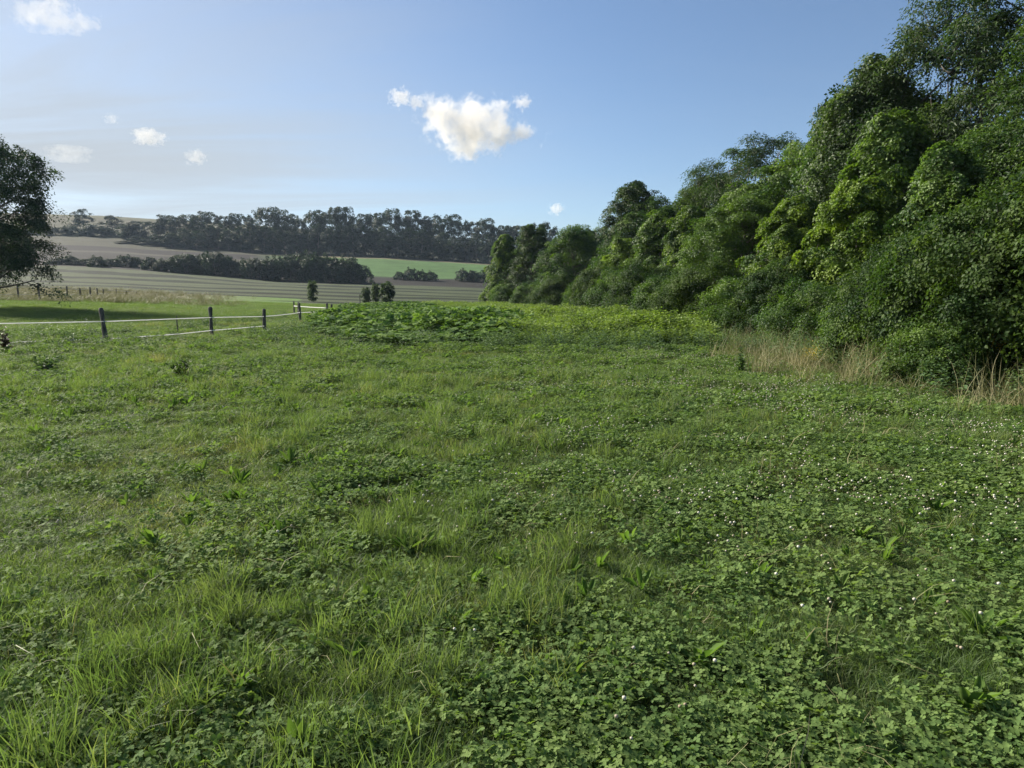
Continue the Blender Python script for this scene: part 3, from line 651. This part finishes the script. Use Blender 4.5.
along([(-8.6, 28.6), (-4.6, 21.8), (1, 20.6), (6, 19.8)], 160, 0.9)
along([(-0.5, 21), (5.5, 20.6)], 60, 0.9)
along([(6.3, 20), (7.6, 18), (7.7, 16), (7.6, 13.5), (7.9, 10)], 420, 0.6)
along([(-17.2, 24), (-15, 30), (-14.6, 37), (-14, 44)], 90, 0.5)
along([(-19, 22), (-14, 20), (-16, 25)], 40, 1.6)
along([(-10, 40), (-6, 28), (-2, 26), (-9, 34)], 110, 2.0)
along([(0, 23), (6, 22)], 60, 1.2)
along([(8.4, 20), (8.4, 28), (7.6, 40), (5, 58), (-1, 86)], 260, 0.7)
X = np.concatenate(Xs); Y = np.concatenate(Ys); n = len(X)
gn_scatter('tall_weeds', [weedy(500 + q, 11, 0.25, 0.60, 0.10) for q in range(4)], np.stack([X, Y, hgt(X, Y)], -1),
           np.stack([rng.normal(size=n) * 0.08, rng.normal(size=n) * 0.08, rng.random(n) * 6.283], -1), (0.25 + 0.85 * rng.random((n, 1)) ** 1.3) * np.ones(3), rng.integers(0, 4, n), M_nettle)
# crop: large pumpkin leaves at the left and centre, pale leafy crop at the right and behind
n0 = 60000; X = rng.uniform(-19, 8, n0); Y = rng.uniform(19, 88, n0); k = inpoly(X, Y, CROP); X, Y = X[k], Y[k]
lim = 0.012 * Y + 0.6 + 2.5 * (fbm(X / 3, Y / 6, 95, 2) - 0.5); pk = (X < np.interp(Y, [20, 30, 45, 60, 90], [1.0, 0.4, -2, -5, -12]) + 3 * (fbm(X / 3, Y / 6, 95, 2) - 0.5))
front = np.interp(X, [-8.6, -4.6, 1, 6], [29, 22, 20.6, 19.8]); dfr = np.maximum(Y - front, 0)
keepf = dfr > 2.2 * fbm(X / 1.5, Y * 0 + 3, 97, 3) - 0.6; X, Y, pk, dfr = X[keepf], Y[keepf], pk[keepf], dfr[keepf]
hill = (0.25 + 1.35 * fbm(X / 1.4, Y / 1.8, 96, 3)) * (0.45 + 0.55 * smooth(dfr, 0, 4)) * np.where(Y > 40, 0.75, 1)
def bigleaf(seed, n, rad, h, leaf):
    rng = np.random.default_rng(seed); r_ = rad * np.sqrt(rng.random(n)); a = rng.random(n) * 6.283; P = np.stack([r_ * np.cos(a), r_ * np.sin(a), h * (0.45 + 0.65 * rng.random(n))], -1)
    out = []; N = unit(np.array([0, 0, 1.0]) + rng.normal(size=(n, 3)) * 0.38); th = rng.random(n) * 6.283; L = leaf * (0.6 + 0.7 * rng.random(n)); T = rng.random(n) * 0.9
    for e in range(5):
        an = th + (e - 2) * 0.95; Ad = np.stack([np.cos(an), np.sin(an), 0 * an - 0.15], -1); out.append(leaflets(rng, P, N, Ad, L * (1 if e in (1, 2, 3) else .8), 0.95, T))
    return join3(*out)
def crop_part(nm, mask, dens, vs, mat, hm):
    m = mask & (rng.random(len(X)) < dens); x_, y_ = X[m], Y[m]; h_ = hill[m]; n = len(x_)
    gn_scatter(nm, vs, np.stack([x_, y_, hgt(x_, y_)], -1), np.stack([rng.normal(size=n) * 0.06, rng.normal(size=n) * 0.06, rng.random(n) * 6.283], -1), np.stack([np.ones(n) * 1.2, np.ones(n) * 1.2, h_ * hm], -1), rng.integers(0, len(vs), n), mat)
    print(nm, n)
crop_part('pumpkin_leaves', pk, 0.16, [bigleaf(600 + q, 26, 0.45, 0.60, 0.115) for q in range(4)], M_pump, 1.0)
crop_part('leafy_crop', ~pk, 0.42, [weedy(620 + q, 9, 0.28, 0.6, 0.16) for q in range(4)], M_crop, 1.2)

# ------------------------------------------------------------------ fences
def simple_mat(name, c, rough=0.6):
    m = bpy.data.materials.new(name); m.use_nodes = True; t = NT(m.node_tree); b = t.n['Principled BSDF']
    pos = t.new('ShaderNodeNewGeometry').outputs['Position']; nz = t.noise(pos, 6, 4, 0.6)
    t.l.new(t.mix(nz, c4(c, 0.7), c4(c, 1.15)), b.inputs['Base Color']); b.inputs['Roughness'].default_value = rough; return m
M_tape = simple_mat('white_tape', (0.82, 0.82, 0.82)); 
_t = NT(M_tape.node_tree); _b = _t.n['Principled BSDF']; _tr = _t.new('ShaderNodeBsdfTranslucent', inp={0: (0.85, 0.85, 0.85, 1)})
_mx = _t.new('ShaderNodeMixShader', inp={0: 0.45, 1: _b.outputs[0], 2: _tr.outputs[0]}); _t.l.new(_mx.outputs[0], _t.n['Material Output'].inputs[0])
M_wire = simple_mat('galvanised_wire', (0.35, 0.35, 0.35), 0.5)
def post_mesh(h, r, seed, lean=(0, 0), k=8):
    rng = np.random.default_rng(seed); z = np.array([-0.3, 0.0, h * .3, h * .6, h * .93, h]); u = z / h
    pts = np.stack([lean[0] * u, lean[1] * u, z], -1); rr = r * (1 + 0.1 * rng.normal(size=6)); rr[-1] *= 0.82
    V, Fc = tube(pts, rr, k); V[:, :2] += rng.normal(size=(len(V), 2)) * r * 0.05
    return set_mesh('post', V, Fc)
def ribbon(p0s, wd, th, sag=0.05):
    out = []
    for a, b in zip(p0s[:-1], p0s[1:]):
        a = np.array(a); b = np.array(b); u = np.linspace(0, 1, 9); c = a + (b - a) * u[:, None]; c[:, 2] -= sag * 4 * u * (1 - u)
        d = b - a; s = np.array([-d[1], d[0], 0]); s = s / np.linalg.norm(s) * th / 2; up = np.array([0, 0, wd / 2])
        V = np.stack([c - s - up, c + s - up, c + s + up, c - s + up], 1).reshape(-1, 3)
        Fc = [[4 * i_ + e, 4 * i_ + (e + 1) % 4, 4 * i_ + 4 + (e + 1) % 4, 4 * i_ + 4 + e] for i_ in range(8) for e in range(4)] + [[3, 2, 1, 0], [32, 33, 34, 35]]
        out.append((V, np.array(Fc)))
    return merge(out)
def ppos(px, pyb, Y=None):               # a point of the ground seen at (px, pyb)
    if Y is None:
        ys = np.geomspace(3, 120, 1500); xs = xat(px, ys); zz_ = hgt(xs, ys) - CAMZ; py = 384 - F * (ys * sn + zz_ * cs) / (ys * cs - zz_ * sn)
        Y = float(ys[np.argmax(py < pyb)])
    X_ = float(xat(px, Y)); return X_, Y, H1(X_, Y)
fence = bpy.data.objects.new('paddock_fence', None); col.objects.link(fence)
tag(fence, 'near paddock fence of dark wooden posts strung with two white tapes', 'fence')
tops, lows = [], []
F0 = [(-60, 345, 326 , 345), (2, 344, 324.5, 343), (105, 336.5, 308, 340), (211, 332, 307, 332), (264, 330, 309, 328), (300, 321, 303, 0)]
base0 = ppos(105, 341); fence.location = base0
def loc(p): return (p[0] - base0[0], p[1] - base0[1], p[2] - base0[2])
posts = [(-75, 347, 311, .07, (0, 0)), (105, 341, 308, .072, (-0.10, 0)), (211, 335, 307, .075, (0, 0)), (264, 333, 309, .075, (0.02, 0)), (300, 321.5, 303, .07, (-.02, 0)), (327.5, 317.5, 303, .065, (-.03, 0)), (331.5, 317.5, 304, .06, (.02, 0)), (294, 314, 301, .06, (0, 0)), (298, 316, 302, .06, (0.03, 0))]
pp = []
for q, (px, pb, pt, r_, ln) in enumerate(posts):
    p = ppos(px, pb); h_ = z_of(pt, p[1]) - p[2]
    o = add('post', post_mesh(h_, r_, q, ln), M_wood, fence); o.location = loc(p); pp.append((p, h_, ln))
def tp(px, py, Y): X_ = float(xat(px, Y)); return loc((X_, Y, float(z_of(py, Y))))
Y1, Y2, Y3, Y4 = pp[1][0][1], pp[2][0][1], pp[3][0][1], pp[4][0][1]; off_ = -0.10
V, Fc = ribbon([tp(-75, 325, pp[0][0][1] + off_), tp(105, 321.5, Y1 + off_), tp(211, 317.5, Y2 + off_), tp(264, 316.5, Y3 + off_)], 0.03, 0.004, 0.0); add('tape', set_mesh('tape', V, Fc), M_tape, fence)
V, Fc = ribbon([tp(-75, 345, pp[0][0][1] + off_), tp(105, 339, Y1 + off_), tp(178, 334, (Y1 + Y2) / 2 + off_), tp(211, 330.5, Y2 + off_), tp(264, 326, Y3 + off_)], 0.03, 0.004, 0.0); add('tape', set_mesh('tape', V, Fc), M_tape, fence)
V, Fc = ribbon([tp(264, 316.5, Y3 + off_), tp(300, 312.5, Y4 + off_), tp(327.5, 311, pp[5][0][1] + off_)], 0.04, 0.004, 0.02); add('tape', set_mesh('tape', V, Fc), M_tape, fence)
V, Fc = ribbon([tp(294, 306, pp[7][0][1] + off_), tp(327.5, 308, pp[5][0][1] + off_)], 0.05, 0.004, 0.02); add('tape', set_mesh('tape', V, Fc), M_tape, fence)
p = ppos(177, 334); o = add('stake', post_mesh(0.72, 0.022, 40), M_wood, fence); o.location = loc(p)
ff = bpy.data.objects.new('field_fence', None); col.objects.link(ff); tag(ff, 'far low fence of thin grey posts before the dry grass field', 'fence')
b1 = (float(xat(20, 70)), 70.0, H1(xat(20, 70), 70)); ff.location = b1; base0 = b1
prev = []
for q, (px, pt, Y) in enumerate(((-40, 284, 66), (19, 285, 68), (40, 284, 68.5), (68, 286, 70), (81, 288, 74), (91, 287, 77), (98, 288, 80), (104, 289, 84), (117, 289, 86), (127, 290.5, 90), (137, 291.5, 95))):
    X_ = float(xat(px, Y)); g = H1(X_, Y); h_ = z_of(pt, Y) - g; o = add('post', post_mesh(h_, 0.075 if q < 6 else 0.06, 50 + q), M_wood, ff); o.location = loc((X_, Y, g)); prev.append((X_, Y - 0.1, g, h_))
for fr in (0.4, 0.85):
    V, Fc = ribbon([loc((a[0], a[1], a[2] + a[3] * fr)) for a in prev], 0.03, 0.01, 0.02); add('wire', set_mesh('wire', V, Fc), M_wire, ff)
for q, (px, pb, hh) in enumerate(((480, 305, 1.1), (493, 305, 1.1), (360, 300, 1.3))):
    X_ = float(xat(px, 84)); o = add('fence_post', post_mesh(hh, 0.05, 70 + q), M_wood); o.location = (X_, 84, H1(X_, 84))
    tag(o, ['thin post at the far edge of the crop', 'thin post nearest the far end of the tree row', 'thin post between the young trees behind the crop'][q], 'post')

# ------------------------------------------------------------------ single plants in view
def stalk_plant(name, px, pyb, h, w_, nleaf, leaf, label, mat, seed, dry=False, nst=3):
    X_, Y, g = ppos(px, pyb); rng = np.random.default_rng(seed); root = bpy.data.objects.new(name, None); col.objects.link(root); root.location = (X_, Y, g); tag(root, label, 'plant')
    st, lv = [], []
    for s in range(nst):
        th = rng.random() * 6.283; u = np.linspace(0, 1, 7); sp = w_ * rng.random() * 0.5; hh = h * (0.7 + 0.3 * rng.random()) if s else h
        pts = np.stack([math.cos(th) * sp * u ** 1.2 + 0.02 * rng.normal(size=7) * u, math.sin(th) * sp * u ** 1.2, -0.03 + hh * u], -1); st.append(tube(pts, 0.008 * h / 0.8 * (1.2 - 0.8 * u), 5))
        m_ = nleaf; ul = rng.uniform(0.12, 1, m_); P_ = np.stack([np.interp(ul, u, pts[:, q]) for q in range(3)], -1); a = rng.random(m_) * 6.283
        D = np.stack([np.cos(a), np.sin(a), 0.35 + 0 * a], -1); lv.append(leaflets(rng, P_, np.array([0, 0, 1.0]) + 0.4 * rng.normal(size=(m_, 3)) - 0.3 * D, D, leaf * (1.25 - 0.8 * ul), 0.42, rng.random(m_) * 0.7))
    V, Fc = merge(st); add('stem', set_mesh('stem', V, Fc), M_bark if dry else mat, root)
    V, Fc, T = join3(*lv); add('leaves', set_mesh('leaves', V, Fc, {'tint': ('FLOAT', T.astype(np.float32))}), mat, root); return root
M_brown = leaf_mat('withered_leaf', (0.05, 0.035, 0.025), (0.13, 0.10, 0.07), 1.0, 0.15, 0.3)
M_gold = leaf_mat('goldenrod_flower', (0.20, 0.16, 0.015), (0.42, 0.33, 0.03), 3, 0.2, 0.2)
stalk_plant('dock_plant', 5, 352, 0.75, 0.3, 26, 0.16, 'withered dark brown weed at the left edge by the white tape', M_brown, 1, True, 4)
stalk_plant('thistle', 180, 378, 0.38, 0.45, 24, 0.13, 'dark bushy thistle alone in the meadow at the left', M_leaf_dark, 2, nst=6)
stalk_plant('thistle', 40, 376, 0.50, 1.0, 30, 0.14, 'wide dusky weed clump in the meadow at the far left', M_nettle, 3, nst=12)
stalk_plant('mullein', 741, 377, 0.62, 0.06, 60, 0.13, 'upright dark mullein stalk before the dry grass', M_nettle, 4, nst=2)
stalk_plant('thistle', 575, 375, 0.35, 0.2, 20, 0.10, 'small thin weed stalk in the middle of the meadow', M_nettle, 5, nst=3)
def goldenrod(px, pyb, h, label, seed):
    r_ = stalk_plant('goldenrod', px, pyb, h, 0.25, 30, 0.11, label, M_weed, seed, nst=5); rng = np.random.default_rng(seed + 50); n = 260
    P_ = rng.normal(size=(n, 3)) * [0.10, 0.09, 0.12] + [0, 0, h]
    V, Fc, T = leaflets(rng, P_, rng.normal(size=(n, 3)) + [0, 0, .6], rng.normal(size=(n, 3)), 0.028, 0.8, rng.random(n)); add('flowers', set_mesh('flowers', V, Fc, {'tint': ('FLOAT', T.astype(np.float32))}), M_gold, r_)
goldenrod(990, 392, 0.75, 'yellow goldenrod in flower at the foot of the largest hazel', 6)
goldenrod(813, 372, 0.35, 'small yellow goldenrod tuft within the dry grass', 7)

# ------------------------------------------------------------------ haze
def box(name, lo, hi):
    V = np.array([[x_, y_, z_] for x_ in (lo[0], hi[0]) for y_ in (lo[1], hi[1]) for z_ in (lo[2], hi[2])], float)
    return set_mesh(name, V, np.array([[0, 1, 3, 2], [4, 6, 7, 5], [0, 4, 5, 1], [2, 3, 7, 6], [0, 2, 6, 4], [1, 5, 7, 3]]))

mh = bpy.data.materials.new('haze'); mh.use_nodes = True; t = NT(mh.node_tree); t.n.clear()
pv = t.new('ShaderNodeVolumePrincipled', inp={'Color': (0.60, 0.76, 1.0, 1), 'Density': 0.00010, 'Anisotropy': 0.2})
t.new('ShaderNodeOutputMaterial', inp={1: pv.outputs[0]})
tag(add('haze', box('haze', (-1200, -60, -14), (1200, 1100, 140)), mh), kind='stuff')

# ------------------------------------------------------------------ clouds: real bodies of vapour far behind the hill
def cloud(px, py, wpx, hpx, Y, blobs, dens, label, seed, nscale=3.6, soft=0.4, thr=0.05, amp=1.9):
    X = float(xat(px, Y, z_of(py, Y))); z = float(z_of(py, Y)); Wc = wpx / F * Y; Hc = hpx / F * Y
    th, ph = np.meshgrid(np.linspace(0, 2 * np.pi, 24, endpoint=False), np.linspace(0.02, np.pi - 0.02, 12)); 
    V = np.stack([np.sin(ph) * np.cos(th), np.sin(ph) * np.sin(th), np.cos(ph)], -1).reshape(-1, 3) * 1.15
    Fc = np.array([[i_ * 24 + j_, (i_ + 1) * 24 + j_, (i_ + 1) * 24 + (j_ + 1) % 24, i_ * 24 + (j_ + 1) % 24] for i_ in range(11) for j_ in range(24)])
    me = set_mesh('cloud', V * [Wc / 2, Wc * 0.35, Hc / 2], Fc)
    bmv = bpy.data.materials.new('cloud_vapour'); bmv.use_nodes = True; t = NT(bmv.node_tree); t.n.clear()
    ob = t.new('ShaderNodeTexCoord').outputs['Object']
    un = t.vm('DIVIDE', ob, (Wc / 2, Wc * 0.35, Hc / 2))
    f = None
    for bx, bz, br, by in blobs:
        dd = t.vm('LENGTH', t.vm('MULTIPLY', t.vm('SUBTRACT', un, (bx, by, bz)), (1.0, 1.0, Hc / Wc * 1.3)), out=1)
        v = t.math('SUBTRACT', 1.0, t.math('DIVIDE', dd, br)); f = v if f is None else t.math('MAXIMUM', f, v)
    nz = t.new('ShaderNodeTexNoise', inp={'Vector': t.vm('ADD', t.vm('MULTIPLY', ob, (2 / Wc,) * 3), (seed * 3.7,) * 3), 'Scale': nscale, 'Detail': 8, 'Roughness': 0.66}).outputs[0]
    q = t.math('ADD', f, t.math('MULTIPLY_ADD', nz, 2.2 * amp, -1.1 * amp))
    d = t.math('MULTIPLY', t.ramp(q, thr, thr + soft), dens)
    pv = t.new('ShaderNodeVolumePrincipled', inp={'Color': (0.985, 0.955, 0.90, 1), 'Density': d, 'Anisotropy': 0.0})
    t.new('ShaderNodeOutputMaterial', inp={1: pv.outputs[0]})
    o = add('cloud', me, bmv); o.location = (X, Y, z); tag(o, label, 'cloud'); return o
cloud(473, 128, 136, 84, 2600, [(-.45, .25, .36, 0), (-.15, .05, .46, 0), (-.1, -.5, .30, 0), (.3, .05, .40, 0), (.7, -.15, .26, 0)], 0.017, 'largest white cloud with a grey middle, high over the hillside wood', 1)
cloud(407, 99, 44, 26, 2600, [(-.3, .1, .5, 0), (.4, -.2, .4, 0)], 0.02, 'small white cloud just left of the largest cloud', 2)
cloud(523, 102, 30, 20, 2600, [(0, 0, .6, 0)], 0.018, 'wisp of cloud just right of the largest cloud', 3)
cloud(58, 17, 90, 28, 2600, [(-.5, .2, .4, 0), (0, 0, .45, 0), (.45, -.3, .35, 0)], 0.007, 'ragged white cloud in the upper left corner', 4)
cloud(151, 137, 44, 15, 2600, [(-.2, .0, .55, 0), (.3, -.1, .4, 0)], 0.016, 'small flat cloud low at the left over the skyline trees', 5)
cloud(196, 157, 34, 14, 2600, [(0, 0, .6, 0)], 0.009, 'faint wisp right of the small flat cloud', 6)
cloud(111, 119, 26, 16, 2600, [(0, 0, .5, 0)], 0.009, 'faint wisp above left of the small flat cloud', 7)
cloud(68, 154, 60, 14, 2600, [(0, 0, .7, 0)], 0.003, 'thin pale streak of cloud right of the big dark tree', 8)
cloud(556, 209, 24, 14, 3200, [(0, 0, .6, 0)], 0.02, 'tiny cloud just above the far end of the tree row', 9)
scene.cycles.volume_max_steps = 128; scene.cycles.volume_step_rate = 1.0
